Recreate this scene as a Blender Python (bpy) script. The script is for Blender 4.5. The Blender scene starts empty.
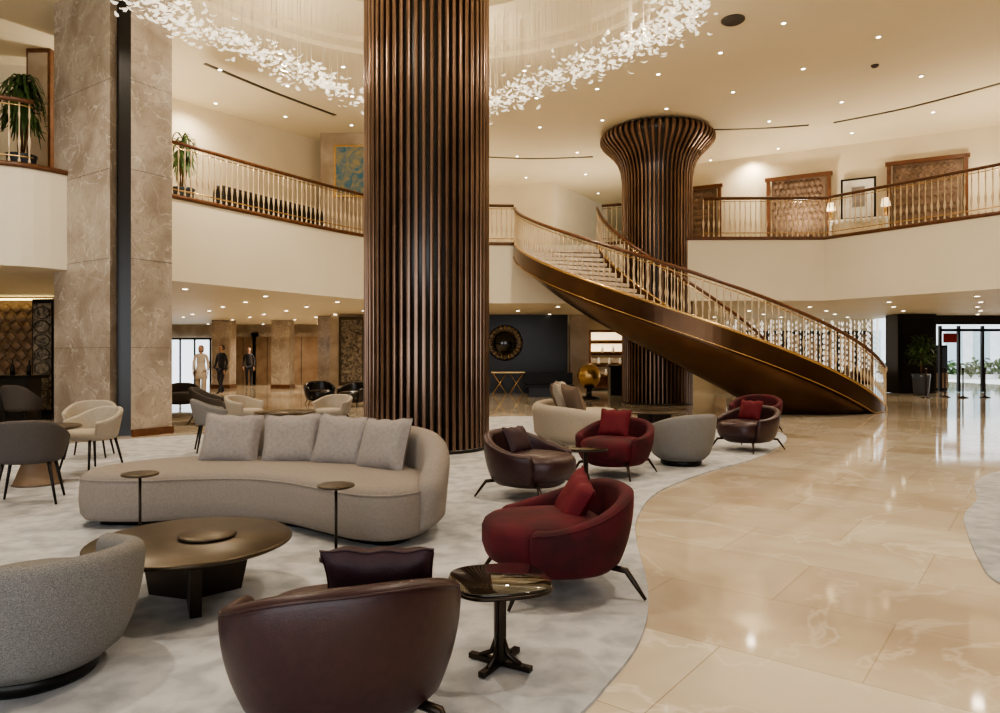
import bpy, bmesh, math, random
from mathutils import Vector, Matrix
random.seed(7)
sc=bpy.context.scene
pi=math.pi
# ---------------------------------------------------------------- materials
def mat(name,col,rough=.5,metal=0.,col2=None,scale=8,detail=6,lo=.35,hi=.65,bump=0.,bscale=60,emit=None,estr=0,sheen=0,alpha=None,trans=0,distort=0.,coat=0):
    m=bpy.data.materials.new(name); m.use_nodes=True
    nt=m.node_tree; N=nt.nodes; L=nt.links
    b=N['Principled BSDF']
    b.inputs['Base Color'].default_value=(*col,1)
    b.inputs['Roughness'].default_value=rough
    b.inputs['Metallic'].default_value=metal
    if sheen:
        b.inputs['Sheen Weight'].default_value=sheen; b.inputs['Sheen Tint'].default_value=(*col,1)
    if coat: b.inputs['Coat Weight'].default_value=coat
    if trans: b.inputs['Transmission Weight'].default_value=trans
    if alpha is not None: b.inputs['Alpha'].default_value=alpha
    if emit:
        b.inputs['Emission Color'].default_value=(*emit,1); b.inputs['Emission Strength'].default_value=estr
    tc=N.new('ShaderNodeTexCoord')
    n=N.new('ShaderNodeTexNoise'); n.inputs['Scale'].default_value=scale; n.inputs['Detail'].default_value=detail
    n.inputs['Distortion'].default_value=distort
    L.new(tc.outputs['Object'],n.inputs['Vector'])
    r=N.new('ShaderNodeValToRGB'); r.color_ramp.elements[0].position=lo; r.color_ramp.elements[1].position=hi
    c2=col2 if col2 else tuple(c*.9 for c in col)
    r.color_ramp.elements[0].color=(*c2,1); r.color_ramp.elements[1].color=(*col,1)
    L.new(n.outputs['Fac'],r.inputs['Fac']); L.new(r.outputs['Color'],b.inputs['Base Color'])
    if bump:
        n2=N.new('ShaderNodeTexNoise'); n2.inputs['Scale'].default_value=bscale; n2.inputs['Detail'].default_value=4
        L.new(tc.outputs['Object'],n2.inputs['Vector'])
        bp=N.new('ShaderNodeBump'); bp.inputs['Strength'].default_value=bump; bp.inputs['Distance'].default_value=.01
        L.new(n2.outputs['Fac'],bp.inputs['Height']); L.new(bp.outputs['Normal'],b.inputs['Normal'])
    return m
def mult(m,sock):
    nt=m.node_tree;N=nt.nodes;L=nt.links;b=N['Principled BSDF']
    mx=N.new('ShaderNodeMix'); mx.data_type='RGBA'; mx.blend_type='MULTIPLY'; mx.inputs['Factor'].default_value=1
    src=b.inputs['Base Color'].links[0].from_socket
    L.new(src,mx.inputs[6]); L.new(sock,mx.inputs[7]); L.new(mx.outputs[2],b.inputs['Base Color'])
def veins(m,scale,tint,width=.02,dist=1.5,strength=1,detail=8):
    nt=m.node_tree;N=nt.nodes;L=nt.links;b=N['Principled BSDF']
    tc=N.new('ShaderNodeTexCoord'); n=N.new('ShaderNodeTexNoise'); n.inputs['Scale'].default_value=scale; n.inputs['Detail'].default_value=detail; n.inputs['Distortion'].default_value=dist
    mp=N.new('ShaderNodeMapping'); mp.inputs['Location'].default_value=(3.1,7.7,1.3)
    L.new(tc.outputs['Object'],mp.inputs['Vector']); L.new(mp.outputs['Vector'],n.inputs['Vector'])
    r=N.new('ShaderNodeValToRGB'); e=r.color_ramp.elements
    e[0].position=.5-width; e[0].color=(0,0,0,1); e[1].position=.5+width; e[1].color=(0,0,0,1)
    k=e.new(.5); k.color=(strength,strength,strength,1)
    L.new(n.outputs['Fac'],r.inputs['Fac'])
    mx=N.new('ShaderNodeMix'); mx.data_type='RGBA'
    src=b.inputs['Base Color'].links[0].from_socket
    L.new(r.outputs['Color'],mx.inputs['Factor']); L.new(src,mx.inputs[6]); mx.inputs[7].default_value=(*tint,1); L.new(mx.outputs[2],b.inputs['Base Color'])
def floor_mat():
    m=mat('polished_marble_tiles',(.71,.625,.50),.06,0,col2=(.57,.48,.36),scale=1.1,detail=10,lo=.34,hi=.6,distort=.7)
    veins(m,.9,(.80,.73,.62),.018,1.0,.7)
    nt=m.node_tree;N=nt.nodes;L=nt.links
    tc=N.new('ShaderNodeTexCoord'); mp=N.new('ShaderNodeMapping'); mp.inputs['Rotation'].default_value=(0,0,math.radians(38))
    L.new(tc.outputs['Object'],mp.inputs['Vector'])
    br=N.new('ShaderNodeTexBrick'); br.inputs['Scale'].default_value=1; br.inputs['Brick Width'].default_value=1.2; br.inputs['Row Height'].default_value=.8
    br.inputs['Mortar Size'].default_value=.003; br.inputs['Color1'].default_value=(1,1,1,1); br.inputs['Color2'].default_value=(.81,.76,.71,1); br.inputs['Mortar'].default_value=(.62,.56,.5,1)
    br.offset=.5
    L.new(mp.outputs['Vector'],br.inputs['Vector'])
    mult(m,br.outputs['Color'])
    return m
M={}
M['floor']=floor_mat()
M['ceil']=mat('ceiling_plaster',(.82,.72,.53),.8,col2=(.79,.695,.505),scale=.6)
M['fascia']=mat('cream_plaster',(.82,.75,.60),.5,col2=(.79,.72,.57),scale=.8)
M['wall']=mat('cream_wall',(.80,.70,.52),.7,scale=.8)
M['marble']=mat('brown_marble',(.50,.425,.35),.2,col2=(.33,.27,.215),scale=1.5,detail=14,lo=.33,hi=.6,distort=.35)
veins(M['marble'],1.7,(.68,.61,.53),.012,.8,.8,10)
veins(M['marble'],4.5,(.25,.20,.16),.02,.5,.5,8)
M['marble2']=mat('travertine',(.52,.43,.33),.25,col2=(.36,.28,.20),scale=1.2,detail=10,distort=.6)
M['dark']=mat('dark_panel',(.014,.011,.009),.28)
M['black']=mat('black_metal',(.02,.018,.017),.35,.6)
M['bronze']=mat('bronze_slat',(.26,.17,.125),.28,.85,col2=(.19,.12,.085),scale=1.5)
M['hull']=mat('brushed_bronze',(.125,.066,.032),.27,.75,col2=(.08,.04,.02),scale=1.2)
M['gold']=mat('gold_trim',(.62,.42,.19),.27,.95)
M['wood']=mat('handrail_wood',(.15,.06,.024),.3,col2=(.10,.038,.016),scale=10)
M['balu']=mat('baluster_brass',(.80,.65,.45),.3,.45)
M['step']=mat('stair_marble',(.78,.68,.57),.3,col2=(.66,.56,.46),scale=3)
M['carpet']=mat('wool_carpet',(.56,.56,.565),.95,col2=(.38,.385,.405),scale=6,detail=15,lo=.36,hi=.60,bump=.6,bscale=260,distort=.25)
M['greyfab']=mat('taupe_fabric',(.27,.23,.20),.9,col2=(.235,.20,.172),scale=60,bump=.4,bscale=300,sheen=.15)
M['pillow']=mat('silver_pillow',(.29,.255,.235),.8,col2=(.24,.21,.195),scale=35,bump=.3,bscale=200,sheen=.2)
M['tweed']=mat('grey_tweed',(.31,.295,.28),.95,col2=(.15,.142,.135),scale=260,detail=3,bump=.7,bscale=300)
M['beige']=mat('beige_fabric',(.43,.37,.295),.9,scale=50,bump=.3,bscale=200)
M['brownp']=mat('brown_cushion',(.20,.14,.10),.85,scale=50,bump=.3,bscale=200)
M['leather']=mat('aubergine_leather',(.043,.0155,.0175),.37,col2=(.032,.0115,.0135),scale=30,bump=.12,bscale=150)
M['leatherp']=mat('plum_cushion',(.032,.008,.014),.6,scale=30,bump=.2,bscale=150)
M['red']=mat('crimson_velvet',(.085,.0008,.0075),.82,col2=(.036,.0004,.003),scale=6,bump=.2,bscale=100,sheen=.3)
M['redp']=mat('red_cushion',(.115,.001,.008),.78,scale=20,bump=.2,bscale=120,sheen=.2)
M['ttop']=mat('bronze_tabletop',(.115,.088,.06),.33,.7,col2=(.075,.057,.038),scale=5)
M['tbase']=mat('dark_bronze',(.045,.034,.027),.35,.8)
M['glass']=mat('smoked_glass',(.012,.010,.008),.04,0,coat=.6)
M['dgrey']=mat('dark_grey_fabric',(.085,.072,.065),.85,scale=50,bump=.3)
M['lamp']=mat('downlight_lens',(1,.9,.7),.5,emit=(1,.86,.62),estr=16)
M['warmstrip']=mat('led_strip',(1,.8,.4),.5,emit=(1,.8,.35),estr=5)
M['leaf']=mat('glass_petal',(.92,.87,.77),.25,emit=(1,.9,.70),estr=1.15)
M['wire']=mat('suspension_wire',(.75,.68,.55),.4,.3)
M['green']=mat('foliage',(.08,.15,.04),.5,col2=(.035,.075,.02),scale=6)
M['pot']=mat('pot_glaze',(.05,.06,.08),.3)
M['curtain']=mat('brown_curtain',(.20,.13,.085),.7,col2=(.13,.08,.05),scale=4)
M['tuft']=mat('tufted_leather',(.20,.13,.08),.5,col2=(.14,.085,.05),scale=4)
M['white']=mat('white_lacquer',(.85,.84,.8),.4)
M['screen']=mat('backlit_panel',(.9,.8,.6),.5,emit=(1,.75,.42),estr=1.8)
M['crystal']=mat('crystal_bead',(.95,.93,.9),.1,emit=(1,.93,.8),estr=.9)  # beads emit a little themselves, standing in for backlighting
M['winlight']=mat('frosted_glazing',(.9,.95,1),.2,emit=(.85,.93,1),estr=2.0)
M['paint']=mat('abstract_painting',(.04,.17,.27),.5,col2=(.36,.30,.15),scale=2.5,distort=2)
M['paint2']=mat('oil_painting',(.36,.30,.22),.5,col2=(.04,.03,.024),scale=3.2,distort=3)
M['outside']=mat('outside_pavement',(.80,.82,.82),.8)
M['skin']=mat('skin',(.55,.33,.23),.6)
M['hair']=mat('hair',(.03,.018,.012),.6)
M['coat1']=mat('cream_coat',(.55,.47,.38),.8)
M['coat2']=mat('dark_suit',(.03,.03,.04),.8)
M['trous']=mat('taupe_trousers',(.40,.33,.26),.8)
M['doorbr']=mat('elevator_bronze',(.42,.30,.20),.3,.6,col2=(.30,.20,.13),scale=2)
M['redsign']=mat('red_panel',(.30,.02,.015),.4)
M['facade']=mat('outside_facade',(.85,.88,.90),.7,col2=(.65,.72,.75),scale=1.2)
M['fglass']=mat('facade_glazing',(.42,.55,.60),.3)
M['glassw']=mat('clear_glass',(.9,.95,.95),.02,alpha=.12)
# ---------------------------------------------------------------- mesh builder
class MB:
    def __init__(s): s.v=[];s.f=[];s.m=[];s.sm=[];s.mats=[]
    def mi(s,k):
        if k not in s.mats: s.mats.append(k)
        return s.mats.index(k)
    def add(s,vs,fs,k,smooth=True,T=None):
        o=len(s.v)
        for p in vs:
            p=Vector(p)
            if T is not None: p=T@p
            s.v.append(p[:])
        i=s.mi(k)
        for f in fs:
            s.f.append([o+a for a in f]); s.m.append(i); s.sm.append(smooth)
    def box(s,c,d,k,rz=0,T=None):
        x,y,z=[a/2 for a in d]; R=Matrix.Translation(c)@Matrix.Rotation(rz,4,'Z')
        if T is not None: R=T@R
        vs=[(sx*x,sy*y,sz*z) for sz in(-1,1) for sy in(-1,1) for sx in(-1,1)]
        s.add(vs,[(0,2,3,1),(4,5,7,6),(0,1,5,4),(2,6,7,3),(0,4,6,2),(1,3,7,5)],k,False,R)
    def loft(s,rings,k,closed=True,loop=False,caps=True,smooth=True,T=None):
        n=len(rings[0]); vs=[p for r in rings for p in r]; fs=[]
        R=len(rings)
        for i in range(R if loop else R-1):
            a=i*n; b=((i+1)%R)*n
            for j in range(n if closed else n-1):
                j2=(j+1)%n
                fs.append((a+j,a+j2,b+j2,b+j))
        if caps and not loop and closed:
            fs.append(tuple(range(n-1,-1,-1))); fs.append(tuple((R-1)*n+j for j in range(n)))
        s.add(vs,fs,k,smooth,T)
    def tube(s,pts,r,k,seg=6,T=None,loop=False):
        pts=[Vector(p) for p in pts]; rings=[]; n=len(pts)
        for i,p in enumerate(pts):
            if loop: t=pts[(i+1)%n]-pts[i-1]
            else: t=pts[min(i+1,n-1)]-pts[max(i-1,0)]
            t.normalize(); u=Vector((0,0,1)).cross(t)
            if u.length<.05: u=Vector((1,0,0))
            u.normalize(); w=t.cross(u); rr=r[i] if isinstance(r,(list,tuple)) else r
            rings.append([p+u*math.cos(2*pi*j/seg)*rr+w*math.sin(2*pi*j/seg)*rr for j in range(seg)])
        s.loft(rings,k,loop=loop,T=T)
    def lathe(s,prof,k,c=(0,0,0),seg=24,sx=1,sy=1,T=None,smooth=True):
        s.loft([[(c[0]+r*sx*math.cos(2*pi*j/seg),c[1]+r*sy*math.sin(2*pi*j/seg),c[2]+z) for j in range(seg)] for r,z in prof],k,T=T,smooth=smooth)
    def prism(s,poly,z0,z1,k,T=None,smooth=False):
        n=len(poly)
        s.add([(x,y,z0) for x,y in poly]+[(x,y,z1) for x,y in poly],[tuple(range(n-1,-1,-1)),tuple(range(n,2*n))]+[(i,(i+1)%n,n+(i+1)%n,n+i) for i in range(n)],k,smooth,T)
    def build(s,name,loc=(0,0,0),rz=0,parent=None,fix=True):
        me=bpy.data.meshes.new(name); me.from_pydata(s.v,[],s.f)
        for k in s.mats: me.materials.append(M[k])
        me.polygons.foreach_set('material_index',s.m); me.polygons.foreach_set('use_smooth',s.sm)
        if fix:
            bm=bmesh.new(); bm.from_mesh(me); bmesh.ops.recalc_face_normals(bm,faces=bm.faces); bm.to_mesh(me); bm.free()
        me.update()
        o=bpy.data.objects.new(name,me); sc.collection.objects.link(o); o.location=loc; o.rotation_euler=(0,0,rz)
        if parent: o.parent=parent
        return o
def smooth_curve(P,closed=True,sub=6):
    P=[Vector(p) for p in P]; n=len(P); out=[]
    for i in range(n if closed else n-1):
        if closed: a,b,c,d=P[i-1],P[i],P[(i+1)%n],P[(i+2)%n]
        else: a,b,c,d=P[max(i-1,0)],P[i],P[i+1],P[min(i+2,n-1)]
        for j in range(sub):
            t=j/sub
            out.append(.5*((2*b)+(c-a)*t+(2*a-5*b+4*c-d)*t*t+(3*b-a-3*c+d)*t**3))
    if not closed: out.append(P[-1])
    return out
def pX(px,d): return (px-500)*d/700
def slab(mb,path,outs,z0,zt,t,flare,k,T=None,pipe=False):
    n=len(path); P=[]
    for i in range(n): P.append((Vector(path[i]),Vector(outs[i]),zt[i],1.0))
    def ext(i,j):
        p=Vector(path[i]); d=(p-Vector(path[j])).normalized(); r=[]
        for q in(.45,.75,.93,1.0):
            c=math.sqrt(max(0,1-q*q)); r.append((p+d*t*.55*q,Vector(outs[i]),zt[i]-(1-c)*t*.7,max(c,.04)))
        return r
    P=list(reversed(ext(0,1)))+P+ext(n-1,n-2)
    rings=[];pp=[]
    for p,o,z1,ts in P:
        sec=[]; h=z1-z0-t/2
        for j in range(9):
            q=j/8; off=t/2*ts+flare(q)
            if j==0: off-=t*.25*ts
            sec.append((p.x+o.x*off,p.y+o.y*off,z0+h*q))
        for j in range(1,6):
            a=pi*j/6; off=math.cos(a)*t/2*ts+flare(1); sec.append((p.x+o.x*off,p.y+o.y*off,z0+h+math.sin(a)*t/2))
        pp.append(sec[9])
        for j in range(8,-1,-1):
            q=j/8; off=-t/2*ts+flare(q); sec.append((p.x+o.x*off,p.y+o.y*off,z0+h*q))
        rings.append(sec)
    mb.loft(rings,k,T=T)
    if pipe: mb.tube(pp[2:-2],.005,k,5,T=T)
def arc_path(rx,ry,A,n=28,p=2.0):
    path=[];outs=[]
    for i in range(n+1):
        a=-A+2*A*i/n; s,c=math.sin(a),math.cos(a)
        path.append((rx*math.copysign(abs(s)**(2/p),s),ry*math.copysign(abs(c)**(2/p),c)))
        o=Vector((s/rx,c/ry)).normalized(); outs.append(o[:])
    return path,outs
def pillow(mb,c,w,h,t,yaw,lean,k,roll=0):
    T=Matrix.Translation(c)@Matrix.Rotation(yaw,4,'Z')@Matrix.Rotation(lean,4,'X')@Matrix.Rotation(roll,4,'Y')
    n=16
    for sg in(1,-1):
        vs=[];fs=[]
        for i in range(n+1):
            for j in range(n+1):
                u=-1+2*i/n; v=-1+2*j/n
                th=(max(0,(1-u**4)*(1-v**4)))**.55
                vs.append((w/2*u*(1-.07*(1-v*v)),sg*t/2*th*(1+.05*math.sin(5*u+2)*math.sin(4*v)),h/2*v*(1-.07*(1-u*u))+0.006*math.sin(9*u+3*v)))
        for i in range(n):
            for j in range(n): fs.append((i*(n+1)+j,(i+1)*(n+1)+j,(i+1)*(n+1)+j+1,i*(n+1)+j+1))
        mb.add(vs,fs,k,True,T)
    L=[]
    for i in range(n): L.append((-1+2*i/n,-1))
    for i in range(n): L.append((1,-1+2*i/n))
    for i in range(n): L.append((1-2*i/n,1))
    for i in range(n): L.append((-1,1-2*i/n))
    mb.tube([(w/2*u*(1-.07*(1-v*v)),0,h/2*v*(1-.07*(1-u*u))+0.006*math.sin(9*u+3*v)) for u,v in L],.005,k,5,T=T,loop=True)
# ---------------------------------------------------------------- camera
cam=bpy.data.cameras.new('camera'); cam.lens=25.2; cam.sensor_width=36; cam.clip_end=200
co=bpy.data.objects.new('camera',cam); sc.collection.objects.link(co); co.location=(0,0,1.35); co.rotation_euler=(pi/2,0,0); sc.camera=co
# ---------------------------------------------------------------- shell
ZC=7.8; ZM=4.6; ZG=2.9
mb=MB(); mb.box((2,15.5,-.1),(44,43,.2),'floor'); mb.build('floor')
mb=MB(); mb.box((22,48,-.22),(60,30,.2),'outside'); mb.build('ground_outside')
edge=[(4.67,11.4),(3.47,9.36),(2.35,8.05),(1.55,6.9),(1.135,5.8),(.98,5.0),(.885,4.24),(.79,3.73),(.65,3.28),(.46,2.9),(.2,2.5),(-.5,1.8),(-2,1.2),(-4.5,1.2),(-6.8,3),(-7.6,6),(-7.4,9),(-6.2,11.2),(-3.8,12.8),(-2,14.2),(0,15.6),(2.2,15.4),(4.1,14.2),(4.9,12.8)]
mb=MB(); mb.prism([p[:] for p in smooth_curve(edge)],0.0,.014,'carpet'); mb.build('carpet')
e2=[(5.9,8.2),(5.1,7.5),(4.5,6.6),(3.95,5.95),(3.6,5.4),(3.15,4.6),(2.95,4.1),(3.0,3.3),(3.6,2.5),(5,2),(8,2.5),(9,5),(8.5,7.5),(7,8.5)]
mb=MB(); mb.prism([p[:] for p in smooth_curve(e2)],0.0,.014,'carpet'); mb.build('carpet')
CX,CY,CR=-1.2,10.35,4.9
mb=MB(); seg=96; inner=[];outer=[]
x0,x1,y0,y1=-20,24,-6,37
angs=sorted(set([2*pi*j/seg for j in range(seg)]+[math.atan2(b-CY,a-CX)%(2*pi) for a in(x0,x1) for b in(y0,y1)]))
for a in angs:
    c,s=math.cos(a),math.sin(a)
    tx=((x1-CX)/c if c>0 else (x0-CX)/c) if abs(c)>1e-6 else 1e9
    ty=((y1-CY)/s if s>0 else (y0-CY)/s) if abs(s)>1e-6 else 1e9
    t=min(tx,ty); inner.append((CX+CR*c,CY+CR*s)); outer.append((CX+t*c,CY+t*s))
def circ(r,z): return [(CX+r*math.cos(a),CY+r*math.sin(a),z) for a in angs]
R=[[(x,y,ZC) for x,y in outer],[(x,y,ZC) for x,y in inner]]
R+= [circ(4.9,7.9),circ(4.55,7.9),circ(4.55,8.0),circ(3.1,8.0),circ(3.1,8.3),circ(.2,8.3)]
mb.loft(R,'ceil',caps=False,smooth=False)
mb.add([(x0,y0,8.9),(x1,y0,8.9),(x1,y1,8.9),(x0,y1,8.9)],[(0,1,2,3)],'ceil',False)
mb.build('ceiling')
medge=smooth_curve([(-14,-5),(-13.4,5),(-12,9.6),(-8.46,11.85)],False,4)[:-1]+smooth_curve([(-8.46,11.85),(-7.9,12.3),(-6.7,14.3),(-3.74,18.96),(-2,20.1),(-.3,20.35),(.4,20.4)],False,5)
medge2=[Vector((2.95,20.4)),Vector((5.3,19.45)),Vector((9.0,19.4))]+smooth_curve([(9.0,19.4),(11.4,16),(14,12),(15,6),(15,-5)],False,4)[1:]
poly=[p[:] for p in medge]+[p[:] for p in medge2]+[(23,-5),(23,26.6),(15.5,26.6),(15.5,36),(-19,36),(-19,-5)]
mb=MB(); mb.prism(poly,ZG,ZM,'fascia')
mb.build('mezzanine_floor')
mb=MB()
for pth in(medge,medge2):
    mb.tube([(p.x,p.y,ZM+.03) for p in pth],.05,'wood')
mb.build('trim_mezzanine')
def wall(name,a,b,z0,z1,k,th=.2):
    a=Vector(a);b=Vector(b);d=(b-a); L=d.length; ang=math.atan2(d.y,d.x); c=(a+b)/2
    mb=MB(); mb.box((c.x,c.y,(z0+z1)/2),(L,th,z1-z0),k,ang); return mb.build(name)
wall('wall_left',(-19,-5),(-19,36),0,ZC,'wall')
wall('wall_right',(23,-5),(23,26.4),0,ZC,'wall')
wall('wall_back_upper',(-19,36),(15.5,36),ZM,ZC,'wall')
wall('wall_back',(-19,34),(6,34),0,ZG,'marble2')
wall('wall_back_right',(6,29),(15.4,29),0,ZG,'wall')
mb=MB(); mb.box((2,-5,6.4),(44,.2,2.8),'wall'); mb.box((-17.5,-5,2.5),(5,.2,5),'wall'); mb.box((14,-5,2.5),(20,.2,5),'wall')
for x in(-12,-8,-4,0): mb.box((x,-5,2.5),(.12,.16,5),'black')
mb.build('wall_front_unseen')  # unseen wall behind the camera, added so its opening limits and directs daylight
wall('wall_mezz_left',(-9.6,15.9),(-5.2,21.3),ZM,ZC,'wall')
wall('wall_mezz_far_left',(-19,13.5),(-9.6,15.9),ZM,ZC,'wall')
mb=MB(); mb.box((-4.3,21.3,6.2),(1.75,2.2,3.2),'marble2'); mb.build('wall_marble_block')
mb=MB(); mb.prism([(-.8,26.8),(1.95,25.8),(4.6,30.2),(4.6,35),(-.8,35)],ZM,ZC,'wall'); mb.build('wall_mezz_centre')
wp0=Vector((4.7,24.6)); wp1=Vector((14.5,19.33)); wd=(wp1-wp0).normalized(); wang=math.atan2(wd.y,wd.x); wn=Vector((wd.y,-wd.x))
wall('wall_mezz_right',wp0,wp1,ZM,ZC,'wall')
wall('wall_mezz_right_end',wp1,(23,13),ZM,ZC,'wall')
def on_wall(ratio):
    s=(ratio*wp0.y-wp0.x)/(wd.x-ratio*wd.y); return wp0+wd*s
for ratio,zt,w in((.427,6.95,1.75),(.6086,7.02,1.9),(.285,6.95,1.4)):
    p=on_wall(ratio)+wn*.17
    mb=MB(); T=Matrix.Rotation(wang,4,'Z')
    h=zt-ZM
    mb.box((0,-.02,h/2),(w-.2,.04,h-.1),'curtain',T=T)
    for i in range(9):
        for j in range(11):
            mb.lathe([(.10,0),(.08,.02),(.02,.035)],'curtain',T=T@Matrix.Translation((-w/2+.2+(i+.5*(j%2))*(w-.45)/8.5,-.04,.15+j*(h-.35)/10))@Matrix.Rotation(pi/2,4,'X'),seg=4)
    for sx in(-1,1): mb.box((sx*w/2,-.07,h/2),(.11,.12,h),'wood',T=T)
    mb.box((0,-.07,h),(w+.2,.12,.11),'wood',T=T)
    mb.build('door_mezz',(p.x,p.y,ZM+.01))
p=on_wall(.512)+wn*.17
T=Matrix.Rotation(wang,4,'Z')
mb=MB(); mb.box((0,-.03,0),(.95,.05,1.25),'black',T=T); mb.box((0,-.065,0),(.83,.03,1.12),'white',T=T); mb.box((0,-.09,0.05),(.35,.02,.6),'pillow',T=T); mb.build('framed_picture',(p.x,p.y,6.1))
mb=MB(); mb.box((0,-.35,.8),(1.6,.4,.06),'white',T=T)
for sx in(-.75,.75):
    for sy in(-.5,-.2): mb.box((sx,sy,.39),(.06,.06,.78),'white',T=T)
mb.build('console_table',(p.x,p.y,ZM))
T2=Matrix.Translation((p.x,p.y,0))@T
for sx in(-.72,.72):
    q=T2@Vector((sx,-.35,5.435)); mb=MB(); mb.lathe([(.07,0),(.07,.03),(.03,.06),(.05,.2),(.02,.3),(.02,.36)],'gold'); mb.lathe([(.13,.32),(.09,.55)],'screen'); mb.build('table_lamp',q)
mb=MB(); mb.box((0,0,0),(.95,.06,1.5),'gold'); mb.box((0,-.04,0),(.82,.03,1.37),'paint'); mb.build('framed_painting',(-4.3,20.14,6.68))
A=(pX(54,12.8),12.8);B=(pX(110,11.7),11.7);C=(pX(131,11.75),11.75);D=(pX(172,12.4),12.4)
mb=MB(); 
mb.prism([A,B,(B[0]-.02,B[1]+.35),(C[0]-.05,C[1]+.35),C,D,(-6.95,14.1),(-8.95,14.1)],0,ZC,'marble')
mb.prism([(B[0]+.01,B[1]+.2),(C[0]-.01,C[1]+.2),(C[0]-.03,C[1]+.34),(B[0]+.0,B[1]+.34)],0,ZC,'dark')
for z in(1.5,3.0,4.5,6.0):
    for a,b in((A,B),(C,D)):
        a=Vector(a);b=Vector(b);d=b-a;n=Vector((d.y,-d.x)).normalized();c=(a+b)/2+n*.001
        mb.box((c.x,c.y,z),(d.length,.004,.006),'dgrey',math.atan2(d.y,d.x))
mb.build('stone_pillar')
mb=MB()
for a,b in((A,B),(C,D)):
    a=Vector(a);b=Vector(b);d=b-a;n=Vector((d.y,-d.x)).normalized();c=(a+b)/2+n*.03
    mb.box((c.x,c.y,.06),(d.length,.05,.12),'wood',math.atan2(d.y,d.x))
mb.build('baseboard_pillar')
# ---------------------------------------------------------------- slatted columns
def slat_column(name,x,y,z0,prof,n,w,dep):
    mb=MB()
    mb.lathe([(q-dep*.75,z) for q,z in prof],'dark',seg=48)
    for i in range(n):
        a=2*pi*i/n; rings=[]
        for j,(q,z) in enumerate(prof):
            ww=w*q/prof[0][0]
            j0=max(j-1,0);j1=min(j+1,len(prof)-1)
            tr=prof[j1][0]-prof[j0][0]; tz=prof[j1][1]-prof[j0][1]; l=math.hypot(tr,tz); nr,nz=tz/l,-tr/l
            sec=[]
            for (s,dd) in((-1,-1),(-1,-.15),(-.75,-.03),(0,0),(.75,-.03),(1,-.15),(1,-1)):
                rr=q+nr*dep*dd; zz=z+nz*dep*dd
                c,sn=math.cos(a),math.sin(a)
                sec.append((rr*c-sn*ww/2*s,rr*sn+c*ww/2*s,zz))
            rings.append(sec)
        mb.loft(rings,'bronze',smooth=False)
    mb.lathe([(prof[0][0]+.01,0),(prof[0][0]+.01,.05),(prof[0][0]-.08,.05)],'dark',seg=48)
    return mb.build(name,(x,y,z0))
slat_column('slatted_column',-1.08,10.35,.015,[(.92,0),(.92,3),(.92,6),(.92,8.28)],54,.056,.10)
fl=[(1.0,.0),(1.0,3),(1.0,6.2),(1.01,6.45),(1.05,6.7),(1.13,6.92),(1.25,7.1),(1.42,7.27),(1.56,7.40),(1.63,7.52),(1.63,7.64),(1.56,7.73),(1.45,7.79)]
slat_column('slatted_column',4.53,20.2,.0,fl,54,.058,.11)
# ---------------------------------------------------------------- balustrades
def baluster(mb,x,y,z,h):
    prof=[(.022,0),(.022,.05),(.012,.08),(.011,.22),(.024,.30),(.028,.36),(.015,.44),(.010,.5),(.010,.72),(.020,.80),(.012,.86),(.012,1.0)]
    mb.lathe([(r*1.1,q*h) for r,q in prof],'balu',c=(x,y,z),seg=5)
def walk(path,step):
    out=[];acc=0;path=[Vector(p) for p in path];out.append(path[0].copy())
    for a,b in zip(path[:-1],path[1:]):
        d=(b-a).length; pos=step-acc
        while pos<=d: out.append(a+(b-a)*(pos/d)); pos+=step
        acc=(acc+d)%step
    return out
def balustrade(name,path,z,step=.145,h=1.08):
    mb=MB(); P=[Vector((p[0],p[1],z)) for p in path]
    mb.tube([p+Vector((0,0,h)) for p in P],.042,'wood',8)
    mb.tube([p+Vector((0,0,h-.09)) for p in P],.012,'gold',5)
    mb.tube([p+Vector((0,0,.12)) for p in P],.014,'gold',5)
    for p in walk(P,step): baluster(mb,p.x,p.y,p.z,h-.03)
    mb.build(name)
balustrade('balustrade',[p for p in medge if p.y>9 and p.x<-8.05],ZM+.06)
balustrade('balustrade',[p for p in medge if p.x>-6.75],ZM+.06)
balustrade('balustrade',[Vector((5.65,19.45))]+[p for p in medge2 if p.y>9][2:],ZM+.06)
balustrade('balustrade',[(2.97,20.4),(3.5,20.2)],ZM+.06)
# ---------------------------------------------------------------- staircase
SX,SY,RO,RI=5.51,20.4,5.11,2.65; T0,T1=math.radians(180),math.radians(321); NS=28
def zst(th): return ZM*(1-(th-T0)/(T1-T0))
def pt(r,th,z): return (SX+r*math.cos(th),SY+r*math.sin(th),z)
mb=MB()
for i in range(NS):
    za=ZM*(NS-i)/NS; a=T0+(T1-T0)*i/NS; b=T0+(T1-T0)*(i+1)/NS
    zt=za-ZM/NS
    if zt<.02: zt=ZM/NS*.6
    lo=max(.01,zt-.09)
    mb.loft([[pt(RI+.05,a,lo),pt(RI+.05,a,zt),pt(RO-.06,a,zt),pt(RO-.06,a,lo)],
             [pt(RI+.05,b,lo),pt(RI+.05,b,zt),pt(RO-.06,b,zt),pt(RO-.06,b,lo)]],'step',smooth=False)
n=70; ths=[T0+(T1-T0)*i/n for i in range(n+1)]
for r,o in((RO,1),(RI,-1)):
    mb.loft([[pt(r,t,max(0.004,zst(t)-.36)),pt(r,t,zst(t)+.10),pt(r-.05*o,t,zst(t)+.10),pt(r-.05*o,t,max(.004,zst(t)-.36))] for t in ths],'hull',smooth=False)
    mb.tube([pt(r-.02*o,t,zst(t)+.11) for t in ths],.035,'gold',6)
    mb.tube([pt(r+.012*o,t,max(.02,zst(t)-.34)) for t in ths],.012,'gold',5)
rings=[]
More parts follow.
